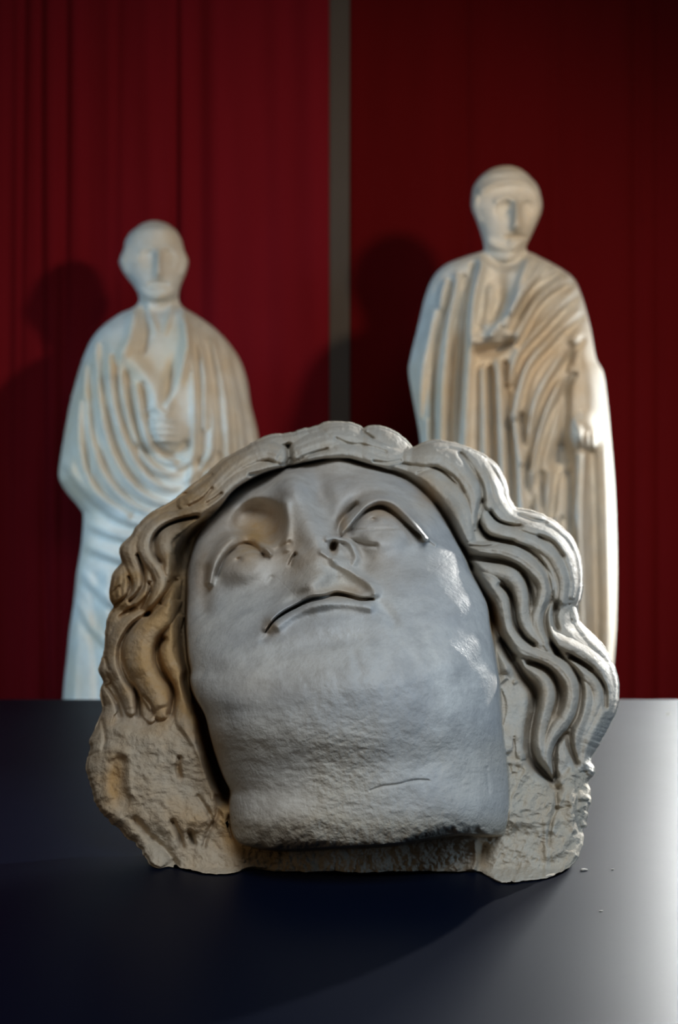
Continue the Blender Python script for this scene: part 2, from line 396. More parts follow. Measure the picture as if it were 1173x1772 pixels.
CX, CY = 610.0, 1130.0
NG = 780
def build_head():
    outp = catmull(OUT, 6, True)
    th = np.arctan2(outp[:, 1]-CY, outp[:, 0]-CX); rr = np.hypot(outp[:, 1]-CY, outp[:, 0]-CX)
    o = np.argsort(th); th = th[o]; rr = rr[o]
    th = np.concatenate([th-2*np.pi, th, th+2*np.pi]); rr = np.concatenate([rr, rr, rr])
    rho = lambda t: np.interp(t, th, rr)
    g = np.linspace(-1, 1, NG); A, B = np.meshgrid(g, g)
    R = np.maximum(np.abs(A), np.abs(B))
    T = np.where(np.abs(A) > np.abs(B),
                 np.where(A > 0, (np.pi/4)*(B/np.where(A == 0, 1, A)), np.pi+(np.pi/4)*(B/np.where(A == 0, 1, A))),
                 np.where(B > 0, np.pi/2-(np.pi/4)*(A/np.where(B == 0, 1, B)), -np.pi/2-(np.pi/4)*(A/np.where(B == 0, 1, B))))
    T = np.where(R == 0, 0, T); T = (T+np.pi) % (2*np.pi)-np.pi
    rt = rho(T); ox = CX+rt*np.cos(T); oy = CY+rt*np.sin(T)
    jag = fbm(ox, oy, 12, 3, 77)*4.5*sstep(1220, 1290, oy)*sstep(1510, 1480, oy)+fbm(ox, oy, 9, 2, 78)*1.0
    rad = (rt+jag*R**6)*R
    U = CX+rad*np.cos(T); V = CY+rad*np.sin(T)
    Sx = Relief(U, V); u, v = Sx.U, Sx.V; r = R.ravel()
    contact = lambda vv: (Y0-CAM_H*FPX/np.maximum(vv-VC, 60))/S
    Rv = lambda vv: np.maximum(np.interp(vv, [725, 820, 900, 1000, 1200, 1350, 1450, 1500, 1535], [-430, -375, -320, -260, -160, -60, 30, 105, 190]), contact(vv)+2)
    bul = np.interp(v, [725, 800, 1000, 1300, 1420, 1500], [140, 170, 190, 190, 150, 70])
    hairbase = Rv(v)+bul*np.sqrt(np.clip(1-r**2.4, 0, 1))
    # ---- hair
    facep = catmull(FACE, 4, True)
    sd = poly_sd(u, v, facep)
    hair = Sx
    # ---- stone vs hair zone : lower broken parts
    lft = u < 600
    stone_line = np.where(lft, np.interp(u, [150, 200, 250, 300, 340, 400], [1262, 1255, 1262, 1245, 1300, 1450]),
                          np.interp(u, [860, 900, 925, 960, 985, 1030], [1315, 1312, 1345, 1362, 1330, 1345]))
    stone = sstep(-8, 8, v-stone_line)
    rough = fbm(u, v, 60, 5, 1)*10+fbm(u, v, 14, 4, 2)*4.5
    rough_r = fbm(u, v, 45, 5, 5)*13+ridged(u+0.5*v, v-0.3*u, 26, 4, 4)*9
    st = hairbase-4+np.where(lft, rough*1.1, rough_r)
    D = hairbase-22
    ids = np.zeros(u.size, int)
    locks = []
    def lock(pts, hk=0.95, lift=0.0, stri=0.0, nst=2):
        locks.append((pts, hk, lift, stri, nst))
    # right side, from the parting down
    lock(c10((350,330,16),(480,365,34),(610,400,60),(720,440,85),(790,500,90))+c3((420,520,100),(470,640,105),(510,760,80),(560,840,40)), .62, 8, .05, 3)
    lock(c3((60,215,40),(200,205,75),(350,200,85),(480,290,85),(560,400,75),(590,510,60),(590,620,40),(590,720,25)), .62, 16, .06, 3)
    lock(c3((380,125,36),(520,165,46),(620,260,62),(660,390,62),(690,500,55),(760,600,48),(850,665,38),(940,705,18)), .9, 2, .05, 2)
    lock(c3((640,240,30),(700,330,32),(745,430,40),(780,540,38),(850,630,32),(960,690,25),(1060,710,25)), .9, 12, .1, 2)
    lock(c3((690,215,35),(780,300,38),(815,400,34),(832,500,28),(880,600,30),(960,640,30)), .8, 0, .08, 2)
    lock(c1((150,130,34),(195,205,50),(290,245,52),(400,275,45),(500,310,42),(590,370,42),(655,455,44),(690,560,42),(690,660,36),(680,740,30)), .85, 10, .08, 2)
    lock(c1((330,185,22),(440,205,36),(560,240,44),(650,310,44),(710,400,40),(740,500,34),(750,600,30),(735,700,24)), .85, 14, .1, 2)
    lock(c1((300,105,24),(420,140,34),(560,165,40),(670,225,36),(745,310,34),(790,410,32),(805,520,30),(795,630,26),(770,720,20)), .85, 0, .1, 2)
    lock(c1((470,315,10),(540,370,30),(600,450,34),(628,550,34),(640,650,30),(655,720,22)), .8, -6, .05, 1)
    lock(c1((10,305,20),(120,345,36),(260,355,50),(380,395,54),(480,470,54),(550,560,52),(560,660,48),(530,760,44),(510,860,46),(545,950,44),(600,1040,26)), .95, 12, .08, 3)
    lock(c1((60,450,18),(180,490,40),(310,520,56),(380,590,52),(405,690,42),(415,800,42),(460,910,50),(550,1010,40)), .95, 6, .05, 2)
    lock(c1((90,500,24),(190,590,60),(260,690,48),(285,800,42),(300,900,48),(370,1000,50),(470,1060,50))+c2((480,235,46),(580,280,52),(665,350,56),(715,450,56),(715,560,58),(680,670,56),(600,770,50),(545,870,44),(525,980,38),(550,1070,20),(575,1130,8)), .95, 8, .07, 3)
    lock(c2((330,260,24),(420,335,50),(505,400,56),(535,490,56),(525,590,54),(490,700,48),(470,800,48),(480,900,52),(520,1000,40),(565,1100,14)), .95, 4, .06, 2)
    lock(c1((590,735,12),(590,850,32),(620,940,42),(720,1000,46),(830,1060,46))+c2((790,205,50),(885,275,52),(945,355,48),(970,460,44),(965,570,42),(925,670,45),(880,760,45),(835,850,42),(810,950,34),(805,1050,18)), .95, 12, .08, 2)
    lock(c2((670,245,20),(760,320,44),(850,385,52),(905,465,50),(910,560,50),(875,660,48),(830,760,48),(795,880,42),(780,990,32),(775,1060,14)), .9, 2, .08, 2)
    lock(c2((760,380,14),(810,480,38),(805,600,52),(765,720,58),(735,840,52),(740,950,40),(770,1050,16)), .9, 2, .05, 2)
    lock(c1((740,740,16),(790,860,34),(860,960,36),(950,1060,36))+c2((960,235,34),(1000,330,42),(1020,440,38),(1010,560,40),(965,670,46),(900,780,46),(860,880,40),(838,980,34),(842,1080,24)), .9, 0, .1, 2)
    lock(c1((700,760,34),(690,860,50),(760,960,44),(850,1030,36),(940,1100,30)), .8, -2, .06, 2)
    lock(c2((680,780,14),(665,870,50),(670,970,60),(650,1060,50),(620,1120,20)), .6, -8, .05, 2)
    lock(c2((210,410,36),(265,480,52),(290,580,52),(275,690,50),(240,800,46),(235,900,36)), .85, -16, .05, 1)
    lock(c2((300,420,20),(370,490,44),(388,590,44),(362,700,44),(345,810,48),(350,940,42)), .85, -12, .05, 1)
    # top
    lock(c9((790,290,18),(900,268,38),(1000,250,46),(1090,240,48))+c10((100,225,48),(230,250,48),(340,290,42),(450,310,32),(560,290,18)), .85, 10, .05, 2)
    lock(c9((745,240,50),(860,190,62),(1000,150,64))+c10((60,130,60),(200,150,56),(330,205,50),(460,250,42),(580,265,20)), .75, 6, .1, 3)
    lock(c9((860,95,26),(960,75,36))+c10((40,75,38),(140,85,40),(240,105,26)), .8, -6, .04, 1)
    lock(c10((290,105,30),(390,130,58),(480,175,56),(570,220,28)), .8, -10, .04, 1)
    lock(c9((645,265,56),(560,235,62),(450,260,66),(340,330,62),(240,420,56),(130,520,50),(0,590,44)), .8, 10, .1, 3)
    lock(c9((655,345,12),(540,350,38),(430,390,50),(330,440,50),(240,530,48),(130,610,44),(20,650,36))+c7((20,590,30)), .8, 12, .07, 2)
    lock(c9((880,95,22),(740,135,44),(600,155,42),(480,200,40),(360,260,40),(200,390,44),(50,510,36)), .8, -8, .08, 2)
    # left side
    lock(c7((240,560,26),(60,600,40))+c4((740,105,56),(610,190,66),(530,300,70),(520,410,68),(570,520,62),(640,620,62),(690,720,58),(680,820,56),(620,940,46),(560,1020,24)), .85, 10, .06, 3)
    lock(c7((330,600,20),(200,650,36))+c4((900,185,50),(780,250,66),(735,350,66),(755,470,62),(785,570,50),(760,690,46)), .85, 4, .06, 2)
    lock(c4((620,60,50),(500,150,66),(410,280,76),(360,400,78),(390,530,70),(445,650,60),(460,760,52),(420,870,46),(330,960,36),(230,1020,22)), .85, 0, .08, 3)
    lock(c4((285,590,40),(275,700,84),(265,800,88),(262,890,78),(225,970,34)), .7, -4, .16, 3)
    lock(c4((555,630,22),(560,750,38),(510,860,42),(430,945,36),(330,1015,28)), .8, 2, .05, 1)
    lock(c4((870,740,36),(830,870,56),(760,980,66))+c5((790,120,80),(690,230,110),(570,340,122),(490,470,128),(475,600,130),(510,730,124),(570,860,116),(640,990,110),(690,1110,86)), .7, 14, .03, 2)
    lock(c5((880,250,30),(800,400,54),(735,540,62),(765,670,62),(830,790,62),(880,910,64),(890,1040,70),(890,1150,70))+c6((740,170,72),(755,320,64),(840,440,60),(940,550,60),(1005,680,50),(985,800,40),(915,930,36),(875,1060,28)), .85, 2, .05, 2)
    lock(c5((560,215,18),(430,270,50),(330,360,66),(270,480,66),(240,620,66),(265,760,74),(335,880,74),(390,1000,68),(410,1110,50)), .85, 4, .06, 2)
    lock(c5((380,185,22),(270,260,50),(205,380,44),(195,520,44),(180,640,42),(150,740,40),(180,840,36)), .8, -6, .06, 2)
    lock(c5((150,880,30),(200,980,48),(225,1090,56))+c6((215,100,46),(205,200,40),(165,300,34)), .8, -4, .06, 2)
    lock(c5((490,950,16),(550,1040,40),(560,1140,44))+c6((510,130,30)), .7, -8, .05, 1)
    lock(c6((1010,840,24),(965,960,34),(925,1070,24),(905,1140,14)), .7, -2, .0, 1)
    warpx = fbm(u, v, 30, 3, 11)*1.6; warpy = fbm(u, v, 30, 3, 12)*1.6
    u0, v0 = Sx.U, Sx.V; Sx.U = u+warpx; Sx.V = v+warpy
    base = D.copy(); top = D.copy()
    for k, (pts, hk, lift, stri, nst) in enumerate(locks):
        mw = max(p[2] for p in pts)*1.12
        ix, d, ex, side, t = Sx.near(pts, mw)
        w = np.maximum(ex[:, 0]*1.10, 1.0); q = np.clip(d/w, 0, 1)
        endf = sstep(0, .06, t)*sstep(0, .05, 1-t)
        prof = (1-q**2.2)**0.62
        x = q*side
        ph = hk*w*prof*1.45+lift*prof*endf
        if stri: ph += stri*w*np.cos(x*np.pi*nst+0.6*np.sin(t*9+k))*(1-q**4)*1.1
        cand = base[ix]+ph+8*(prof > 0)
        m = (q < 1) & (cand > top[ix])
        jx = ix[m]; top[jx] = cand[m]; ids[jx] = k+1
    Sx.U, Sx.V = u0, v0
    D = top
    # chipped wear on the hair
    D += fbm(u, v, 26, 4, 21)*3.2+fbm(u, v, 8, 3, 22)*1.3
    Sx.D = D
    def cut(pts, w, h): Sx.stroke(pts, w*1.1, -h*1.3)
    # drilled channels right
    cut(c1((62,405),(180,428),(290,450),(380,490),(430,560),(462,650),(470,730)), 4.2, 34)
    cut(c1((262,598),(320,660),(345,760),(365,860),(420,950),(480,1000)), 4.4, 36)
    cut(c1((120,200),(170,270),(260,300),(370,325),(480,400),(560,500),(592,600),(595,690),(560,780),(565,890),(600,980),(640,1060)), 4, 26)
    cut(c1((190,105),(240,165),(310,190),(390,195)), 3.2, 24)
    cut(c1((520,270),(610,310),(680,400)), 3.6, 16)
    cut(c1((380,120),(470,150),(560,170)), 3, 14)
    cut(c1((640,720),(618,800),(640,890)), 4, 22)
    cut(c1((735,1085),(800,1120),(870,1160)), 4, 20)
    cut(c2((400,280),(520,335),(590,430),(615,540),(590,650)), 6, 34)
    cut(c2((700,240),(800,300),(900,390),(950,480),(955,600)), 3.6, 22)
    cut(c2((560,150),(620,230),(700,300),(760,400),(775,520),(750,660),(700,760),(695,880),(740,1010)), 5, 30)
    cut(c2((660,795),(590,880),(575,1000),(595,1110)), 4, 26)
    cut(c2((210,140),(290,280),(370,400),(435,500),(430,640),(405,780),(405,920),(450,1020),(560,1130)), 8, 44)
    cut(c3((640,540),(615,650),(640,740),(720,800),(860,830)), 4, 26)
    cut(c3((490,190),(570,310),(640,420),(650,540)), 4, 20)
    cut(c3((0,330),(120,370),(230,450),(330,560),(410,700),(480,850),(560,1000)), 7, 40)
    cut(c1((60,500),(130,640),(190,800),(260,960),(330,1080)), 9, 42)
    cut(c3((180,330),(290,300),(400,330),(470,390),(515,470)), 2.2, 9)
    cut(c3((560,855),(660,862),(760,845)), 2.0, 10)
    cut(c3((330,155),(420,150),(500,158)), 2.0, 8)
    # top
    cut(c9((700,205),(705,270),(700,330)), 5.0, 36)
    cut(c9((785,295),(860,255),(960,225)), 2.4, 12)
    cut(c10((340,305),(430,315),(520,300)), 2.4, 12)
    cut(c10((80,150),(170,185),(300,200),(420,240)), 2.2, 9)
    cut(c9((440,400),(540,380),(640,350)), 3, 18)
    cut(c9((150,590),(200,560),(245,525)), 2.6, 16)
    cut(c9((30,610),(120,560),(180,490)), 2.4, 12)
    cut(c9((0,530),(80,470),(180,400)), 2.6, 12)
    cut(c10((262,75),(275,110),(330,150)), 2.6, 16)
    # left
    cut(c4((1060,85),(950,110),(860,130),(740,180),(650,260),(620,360),(640,470),(685,535)), 3.8, 34)
    cut(c4((460,480),(500,600),(520,720),(510,800),(440,890),(380,940)), 3.4, 24)
    cut(c4((370,700),(395,790),(360,880),(230,990)), 2.8, 20)
    cut(c4((835,735),(760,860),(670,980),(560,1080)), 5.5, 36)
    cut(c4((575,760),(575,870),(510,1020)), 3.2, 20)
    cut(c4((420,1000),(340,1050),(280,1100)), 3, 16)
    cut(c4((200,860),(270,790)), 2.0, 8)
    cut(c5((570,220),(430,330),(350,440),(305,560),(310,700),(370,840),(450,950),(470,1060),(480,1160)), 4.0, 30)
    cut(c5((705,460),(650,560),(650,660),(700,770),(780,890),(805,1010),(770,1150)), 4.6, 34)
    cut(c5((520,980),(580,1050),(615,1140)), 2.2, 12)
    cut(c5((180,900),(250,1000),(290,1100),(310,1170)), 3, 18)
    cut(c5((170,640),(200,740)), 2.4, 12)
    D = Sx.D
    # channel beside the face
    chan = np.exp(-(np.clip(-sd, 0, None)/14)**2)*((v > 850)*(v < 1400))*sstep(850, 930, v)
    wl = np.interp(v, [860, 900, 960, 1040, 1100, 1160, 1240, 1330], [6, 14, 27, 24, 18, 13, 14, 22])
    chan_l = np.exp(-(np.clip(-sd, 0, None)/wl)**4)*sstep(850, 930, v)*sstep(1405, 1370, v)*(u < 500)*150; chan_r = chan*(u > 600)*40*sstep(1200, 1120, v)
    D = D-chan_l-chan_r
    hl = np.exp(-(np.clip(-sd, 0, None)/5)**2)*(v < 900)*14
    D = D-hl
    # blend to broken stone
    keep = np.zeros(u.size)
    for k in (36, 41):                       # the two locks that run down over the broken stone
        keep = np.maximum(keep, (ids == k))
    Dst = np.maximum(st, np.where(keep > 0, D, -1e9))
    stone_k = stone*(1-0.0*keep)
    Sx.D = D*(1-stone_k)+Dst*stone_k
    # broken stone details, left
    Sx.stroke(c6((300,440),(280,560),(320,690)), 13, -12, 'flat')
    Sx.stroke(c6((130,330),(250,320),(350,370)), 7, 8)
    Sx.stroke(c6((360,420),(370,560),(380,640)), 6, 6)
    Sx.stroke(c6((705,400),(695,470),(712,525)), 4, -18)
    Sx.stroke(c6((660,830),(700,910),(725,1000)), 4.5, -18)
    Sx.stroke(c6((775,905),(800,975)), 4.5, -26)
    Sx.stroke(c6((410,820),(500,920),(620,1030),(680,1120)), 6, -16)
    Sx.stroke(c6((830,660),(900,760),(930,860)), 4.5, -11)
    Sx.stroke(c6((950,660),(960,780),(900,900),(870,1000)), 3.5, -14)
    Sx.stroke(c6((560,780),(600,850),(660,940)), 9, 9)
    Sx.stroke(c6((180,150),(200,250),(190,330)), 4, -10)
    Sx.stroke(c6((200,740),(330,830),(450,950)), 9, 8)
    # right stone
    Sx.stroke(c12((605,280),(650,290)), 6.5, -30)
    Sx.stroke(c12((640,330),(640,450),(600,560),(580,730)), 3.2, -14)
    Sx.stroke(c12((780,150),(775,300),(770,440),(780,600)), 9, 12)
    Sx.stroke(c12((810,300),(800,450),(830,620)), 4, -9)
    Sx.stroke(c12((560,560),(565,750),(560,960)), 5, 8)
    Sx.stroke(c12((640,450),(740,440)), 3.5, -9)
    Sx.stroke(c12((820,400),(900,390)), 3, -9)
    Sx.stroke(c12((270,110),(290,180)), 3.5, -8)
    Sx.stroke(c12((640,760),(720,700),(800,680)), 12, 8)
    D = Sx.D
    # recess under the neck
    under = ((v > 1440) & (u > 405) & (u < 860))
    cavity = sstep(395, 425, u)*sstep(850, 812, u)*sstep(1425, 1450, v)
    D = D*(1-cavity)+cavity*(contact(1507.0)+3+np.abs(fbm(u, v, 40, 4, 31))*16+np.abs(fbm(u, v, 12, 3, 33))*7-0.25*np.clip(1500-v, 0, 60))
    Sx.D = D
    Sx.stroke(c12((10,720),(20,850),(-10,940)), 5, 16)       # bright spur of stone under the neck
    Sx.blob((836, 1480), 13, 26, -22)
    D = Sx.D
    hairD = D
    # ---- face
    Fr = Relief(U, V)
    left = np.zeros_like(v); right = np.zeros_like(v)
    vs = np.arange(795, 1472, 2.0); xl = []; xr = []
    P = facep; n = len(P)
    for yv in vs:
        xs = []
        for i in range(n):
            a, b = P[i], P[(i+1) % n]
            if (a[1] > yv) != (b[1] > yv): xs.append(a[0]+(yv-a[1])*(b[0]-a[0])/(b[1]-a[1]))
        xl.append(min(xs) if xs else np.nan); xr.append(max(xs) if xs else np.nan)
    xl = np.array(xl); xr = np.array(xr); ok = ~np.isnan(xl)
    ker = np.ones(9)/9
    vcl = np.minimum(v, 1432)
    xl = np.interp(vcl, vs[ok], xl[ok]); xr = np.interp(vcl, vs[ok], xr[ok])
    hw = (xr-xl)/2; mid = (xr+xl)/2
    ro = np.clip((u-mid)/hw, -1, 1)
    tilt = np.interp(v, [1000, 1150, 1400], [0.25, 0.18, 0.0])
    vp = v+tilt*(u-600)
    prof = [(700,-460),(800,-300),(850,-208),(900,-118),(945,-45),(980,8),(1010,60),(1035,105),(1080,168),(1130,222),(1165,250),(1200,269),(1240,280),(1290,279),(1340,270),(1380,268),(1430,270),(1470,262)]
    pv = np.array(prof, float)
    dense = catmull(pv, 12); mprof = np.interp(vp, dense[:, 0], dense[:, 1])
    drop = np.interp(v, [800, 900, 1100, 1300, 1460], [150, 185, 235, 215, 170])
    aro = np.abs(ro)
    F = mprof-drop*(1-np.sqrt(np.clip(1-0.985*aro**2.3, 0, 1)))
    sdn = np.clip(sd+fbm(u, v, 22, 4, 71)*9+fbm(u, v, 60, 2, 72)*8, 0, 30)
    F -= 22*(1-sdn/30)**5*sstep(1390, 1440, v)   # rounded lower edge of the neck
    F -= 26*np.clip(1-np.clip(sd, 0, 14)/14, 0, 1)**2*sstep(880, 840, v)
    Fr.D = F
    b = Fr; b.gain = 2.0
    # brow and nose
    b.stroke([(506,842,30),(518,880,32),(535,915,34),(550,945,32),(550,975,36),(545,1005,38)], 30, 36)
    b.stroke([(495,872),(497,910),(495,948)], 9, 13)
    b.stroke([(345,965,24),(375,905,24),(415,868,24),(465,852,22),(505,850,20)], 22, 11)
    b.stroke([(548,842,20),(600,846,24),(650,846,24),(700,865,24),(740,905,22)], 22, 10)
    b.blob((447, 908), 44, 41, -46, -6, 3.0)
    b.blob((600, 893), 14, 34, -26, 35)
    b.blob((556, 868), 18, 48, -17, -12, 1.2)       # worn facet to the right of the bridge
    # left eye
    b.blob((424, 975), 46, 36, 26, -12, 1.5)
    b.stroke([(363,1008,6),(370,975,9),(387,945,10),(411,928,10),(436,928,10),(453,941,8),(468,958,4)], 7, 26)
    b.stroke([(376,996),(382,981),(392,963),(406,950),(422,942),(439,946),(456,960)], 4.0, -21)
    b.blob((412, 968), 5.5, 3.5, -9, -25)
    b.blob((424, 966), 9, 6, 3, -25)
    b.stroke([(452,962),(475,953),(500,940)], 5, -8)
    b.stroke([(360,990),(354,1025),(352,1056)], 13, -9)
    b.stroke([(395,1014),(430,1009),(465,990)], 18, -4)
    # right eye
    b.blob((655, 918), 52, 36, 26, 12, 1.5)
    b.stroke([(592,921,4),(600,907,8),(612,893,9),(632,873,10),(656,864,10),(681,870,10),(704,890,9),(720,910,7),(737,932,4)], 7, 25)
    b.stroke([(606,921),(618,901),(636,884),(659,878),(680,888),(697,903),(711,916),(726,928)], 4.0, -21)
    b.stroke([(585,918),(590,902),(602,888),(618,874)], 5, -20)
    b.blob((645, 899), 6, 3.5, -10, -15)
    b.blob((660, 899), 9, 7, 4, 0)
    b.stroke([(588,928),(628,941),(650,944)], 4, -7)
    b.stroke([(736,929),(754,942)], 3, 6)
    b.stroke([(596,925),(610,918),(700,914)], 2.5, -3)
    # nose tip, broken
    b.blob((562, 944), 11, 12, -8, 0)
    b.blob((576, 948), 7.5, 12, -36, 12, 1.6)
    b.blob((594, 941), 10, 8, -11, 20)
    b.blob((518, 962), 18, 16, 9, 10)
    b.blob((540, 1012), 34, 15, 7, -20)
    b.stroke([(566,932),(590,932),(606,942),(616,962),(612,974)], 6, 12)
    b.stroke([(556,955),(576,966),(600,972)], 5, 10)
    b.stroke([(502,978),(506,968),(511,960)], 3.6, -16)
    b.stroke([(465,1008),(470,1000)], 5, -5)
    b.stroke([(622,940),(632,970),(626,990)], 13, -8)
    # upper lip
    b.gain = 1.5
    b.stroke([(577,972),(608,988),(636,1007),(650,1026)], 8, 20)
    b.blob((585, 1014), 50, 17, -16, 12, 1.6)
    b.stroke([(470,1070),(500,1030),(535,1008),(560,1000)], 12, 12)
    b.blob((520, 1022), 26, 12, -6, -25)
    # mouth
    mth_ = c11((85,968,2.4),(150,880,9),(230,818,12),(330,765,14),(430,715,16),(550,692,17),(640,672,22),(740,688,20),(830,710,17),(925,706,7))
    b.stroke(mth_, 4, -36)
    b.stroke([(p[0], p[1]-7) for p in mth_], 5.5, 9)
    b.stroke([(480,1083),(505,1064),(540,1049),(590,1043),(640,1050)], 10, 17)
    b.stroke([(464,1098),(456,1106)], 6, -8)
    b.stroke([(650,1036),(664,1052),(682,1076)], 10, -6)
    b.gain = 1.0
    b.blob((565, 1072), 60, 24, 8, -10)
    b.blob((570, 1112), 70, 14, -10, -8)
    b.blob((585, 1165), 90, 38, 16, -6)
    b.stroke([(612,1130),(618,1150),(625,1165)], 8, -3)
    # jaw line, throat
    b.stroke([(345,1110,18),(430,1160,22),(560,1196,26),(700,1180,26),(840,1110,18)], 30, 5)
    b.stroke([(400,1310),(520,1325),(640,1320),(760,1305),(850,1290)], 34, -7)
    b.stroke([(640,1368,1.2),(662,1361,2.4),(690,1357,1.6),(716,1351,2.4),(742,1350,1)], 2.0, -4.5)
    b.blob((480, 1415), 90, 30, 10); b.blob((790, 1395), 80, 34, 14)
    b.stroke([(842,1330),(846,1370)], 3, -4)
    # ear lobes belong to the side of the head
    Ff = b.D
    nf = fbm(u, v, 90, 4, 41)*5+fbm(u, v, 24, 4, 42)*1.6
    worn = sstep(1200, 1300, v)*(0.5+0.8*(fbm(u, v, 120, 2, 43)+0.5))+np.exp(-((u-570)/70)**2-((v-1010)/50)**2)+0.5*np.exp(-((u-590)/110)**2-((v-1170)/60)**2)
    nf += worn*(fbm(u, v*1.9, 13, 4, 44)*1.15)
    nf += sstep(1405, 1455, v)*(fbm(u, v, 18, 4, 45)*4)
    Ff = Ff+nf
    # ---- join
    k = sstep(-2.2, 1.6, sd)
    Dall = hairD*(1-k)+Ff*k
    Sx.D = Dall
    hm = 1-k
    # right ear lobe and left ear
    Sx.stroke([(852,1100,9),(862,1120,14),(872,1142,16),(874,1156,13)], 14, 34, 'g', hm)
    Sx.stroke([(352,1280,14),(358,1300,12)], 14, 26, 'g', hm)
    D = Sx.D
    g2 = D.reshape(NG, NG)
    sm = g2.copy()
    sm[1:-1, 1:-1] = (g2[1:-1, 1:-1]*4+(g2[:-2, 1:-1]+g2[2:, 1:-1]+g2[1:-1, :-2]+g2[1:-1, 2:])*2+g2[:-2, :-2]+g2[2:, 2:]+g2[:-2, 2:]+g2[2:, :-2])/16
    D = sm.ravel()
    # edge of the front sheet follows the rim exactly
    rimk = sstep(0.988, 1.0, r)
    D = D*(1-rimk)+Rv(v)*rimk
    # keep above the table
    D = np.where(v > 1380, np.maximum(D, contact(v)+1.0), D)
    # ---- labels
    EYE1, EYE2, NOSE, MOUTH, FACE_, STONE, EAR1, EAR2, HAIR = 101, 102, 103, 104, 100, 200, 105, 106, 0
    lab = ids.copy()
    lab[(stone > 0.5) & (keep == 0)] = STONE
    lab[(cavity > 0.5)] = STONE
    lab[sd > -0.6] = FACE_
    def inpoly(pts): return poly_sd(u, v, catmull(pts, 4, True)) > 0
    fc = lab == FACE_
    lab[fc & inpoly([(362,1008),(366,972),(384,940),(412,922),(438,922),(458,940),(472,958),(450,985),(420,1004),(385,1012)])] = EYE1
    lab[fc & inpoly([(590,924),(606,892),(630,868),(656,858),(684,864),(708,888),(738,930),(700,940),(650,945),(610,938)])] = EYE2
    lab[fc & inpoly([(497,860),(522,856),(548,892),(575,925),(606,936),(620,962),(606,980),(560,968),(520,985),(496,985),(488,940)])] = NOSE
    lab[fc & inpoly([(455,1100),(466,1068),(500,1030),(560,1000),(605,992),(640,1012),(655,1034),(640,1058),(580,1066),(520,1072),(478,1096)])] = MOUTH
    lab[(hm > 0.5) & inpoly([(848,1088),(862,1098),(880,1125),(892,1158),(880,1170),(860,1170)])] = EAR1
    lab[(hm > 0.5) & inpoly([(343,1262),(356,1262),(372,1300),(378,1325),(352,1322),(340,1295)])] = EAR2
    # ---- stains, and shade painted into the recesses
    n1 = fbm(u, v, 80, 4, 51); n2_ = fbm(u, v, 22, 4, 52)
    hairmask = 1-k
    pat = hairmask*(sstep(520, 300, u)*(0.50+0.5*n1)*(1-0.55*sstep(1240, 1300, v))+0.10+0.16*n2_)
    pat += hairmask*np.exp(-(np.clip(-sd, 0, None)/26)**2)*(sstep(870, 960, v)*(u < 500)*0.8)
    pat += hairmask*np.exp(-((u-848)/12)**2-((v-1072)/34)**2)*1.0
    pat += 0.75*hairmask*np.exp(-((u-300)/60)**2-((v-1120)/100)**2)
    for pc, rx, ry, a in (((198,1345),18,40,0.8),((328,1425),38,30,0.35),((310,1330),6,16,.5),((470,1500),60,16,.25),((372,1300),18,40,.45),((965,1180),60,90,.18),((830,1480),14,30,.5),((740,860),24,34,.4)):
        pat += a*np.exp(-((u-pc[0])/rx)**2-((v-pc[1])/ry)**2)
    facem = k
    for pc, rx, ry, a in (((450,915),42,38,.62),((420,960),40,30,.28),((352,1010),16,44,.35),((510,960),40,50,.22),((590,1025),46,12,.45),((468,1085),12,14,.55),((662,885),36,14,.35),((595,905),9,20,.5),((577,948),8,12,.5),((540,1130),90,60,.08),((480,1400),120,60,.14),((440,1180),80,40,.10),((690,910),50,20,.10)):
        pat += a*facem*np.exp(-((u-pc[0])/rx)**2-((v-pc[1])/ry)**2)
    pat += facem*0.20*sstep(1060, 960, v)*sstep(780, 640, u)*(1+0.8*n1)
    pat = np.clip(pat, 0, 1)
    soil_shade = hairmask*1.1*np.exp(-((u-316)/22)**2-((v-962)/66)**2)*(1+0.5*n2_)  # brown soil plus painted shade in the channel beside the face
    soil_shade += hairmask*0.75*np.exp(-((u-318)/14)**2-((v-1080)/60)**2)*(1+0.5*n1)
    soil_shade += hairmask*0.5*np.exp(-((u-375)/22)**2-((v-1340)/30)**2)
    soil_shade += hairmask*0.6*np.exp(-((u-775)/20)**2-((v-900)/34)**2)
    soil_shade += cavity*(0.45+0.35*n1)  # brown-grey stone with painted shade darkens the cavity under the neck
    soil_shade = np.clip(soil_shade, 0, 1)
    rgh = np.clip(0.25*facem*(1+worn)+0.62*hairmask+0.35*stone*hairmask+facem*sstep(1390, 1450, v)*0.4, 0, 1)
    # ---- to world
    def world(u_, v_, D_):
        Y = Y0-D_*S
        X = (u_-UC)*Y/FPX; Z = CAM_H-(v_-VC)*Y/FPX
        return np.stack([X, Y, np.maximum(Z, 0.0008)], -1)
    Vf = world(u, v, D)
    idx = np.arange(NG*NG).reshape(NG, NG)
    loop = np.concatenate([idx[0, :-1], idx[:-1, -1], idx[-1, :0:-1], idx[:0:-1, 0]])
    nb = len(loop); K = 36
    bu, bv, bD = u[loop], v[loop], D[loop]
    rings = []
    for kk in range(1, K+1):
        t = kk/K*math.pi/2; rs = max(math.cos(t), 0.004)
        uu = CX+(bu-CX)*rs; vv = (CY-40*math.sin(t))+(bv-CY)*rs
        mD = bD.mean()
        dd = bD*rs+(1-rs)*(-180)-230*math.sin(t)
        dd = dd+fbm(uu+300, vv, 60, 4, 61)*14*math.sin(t)
        # back of the skull, straight to world (perspective width kept from the rim)
        rings.append(world(uu, vv, dd))
    Vall = np.concatenate([Vf]+rings)
    i, j = np.meshgrid(np.arange(NG-1), np.arange(NG-1), indexing='ij'); a = (i*NG+j).ravel()
    Qf = np.stack([a, a+NG, a+NG+1, a+1], 1)
    Qb = []
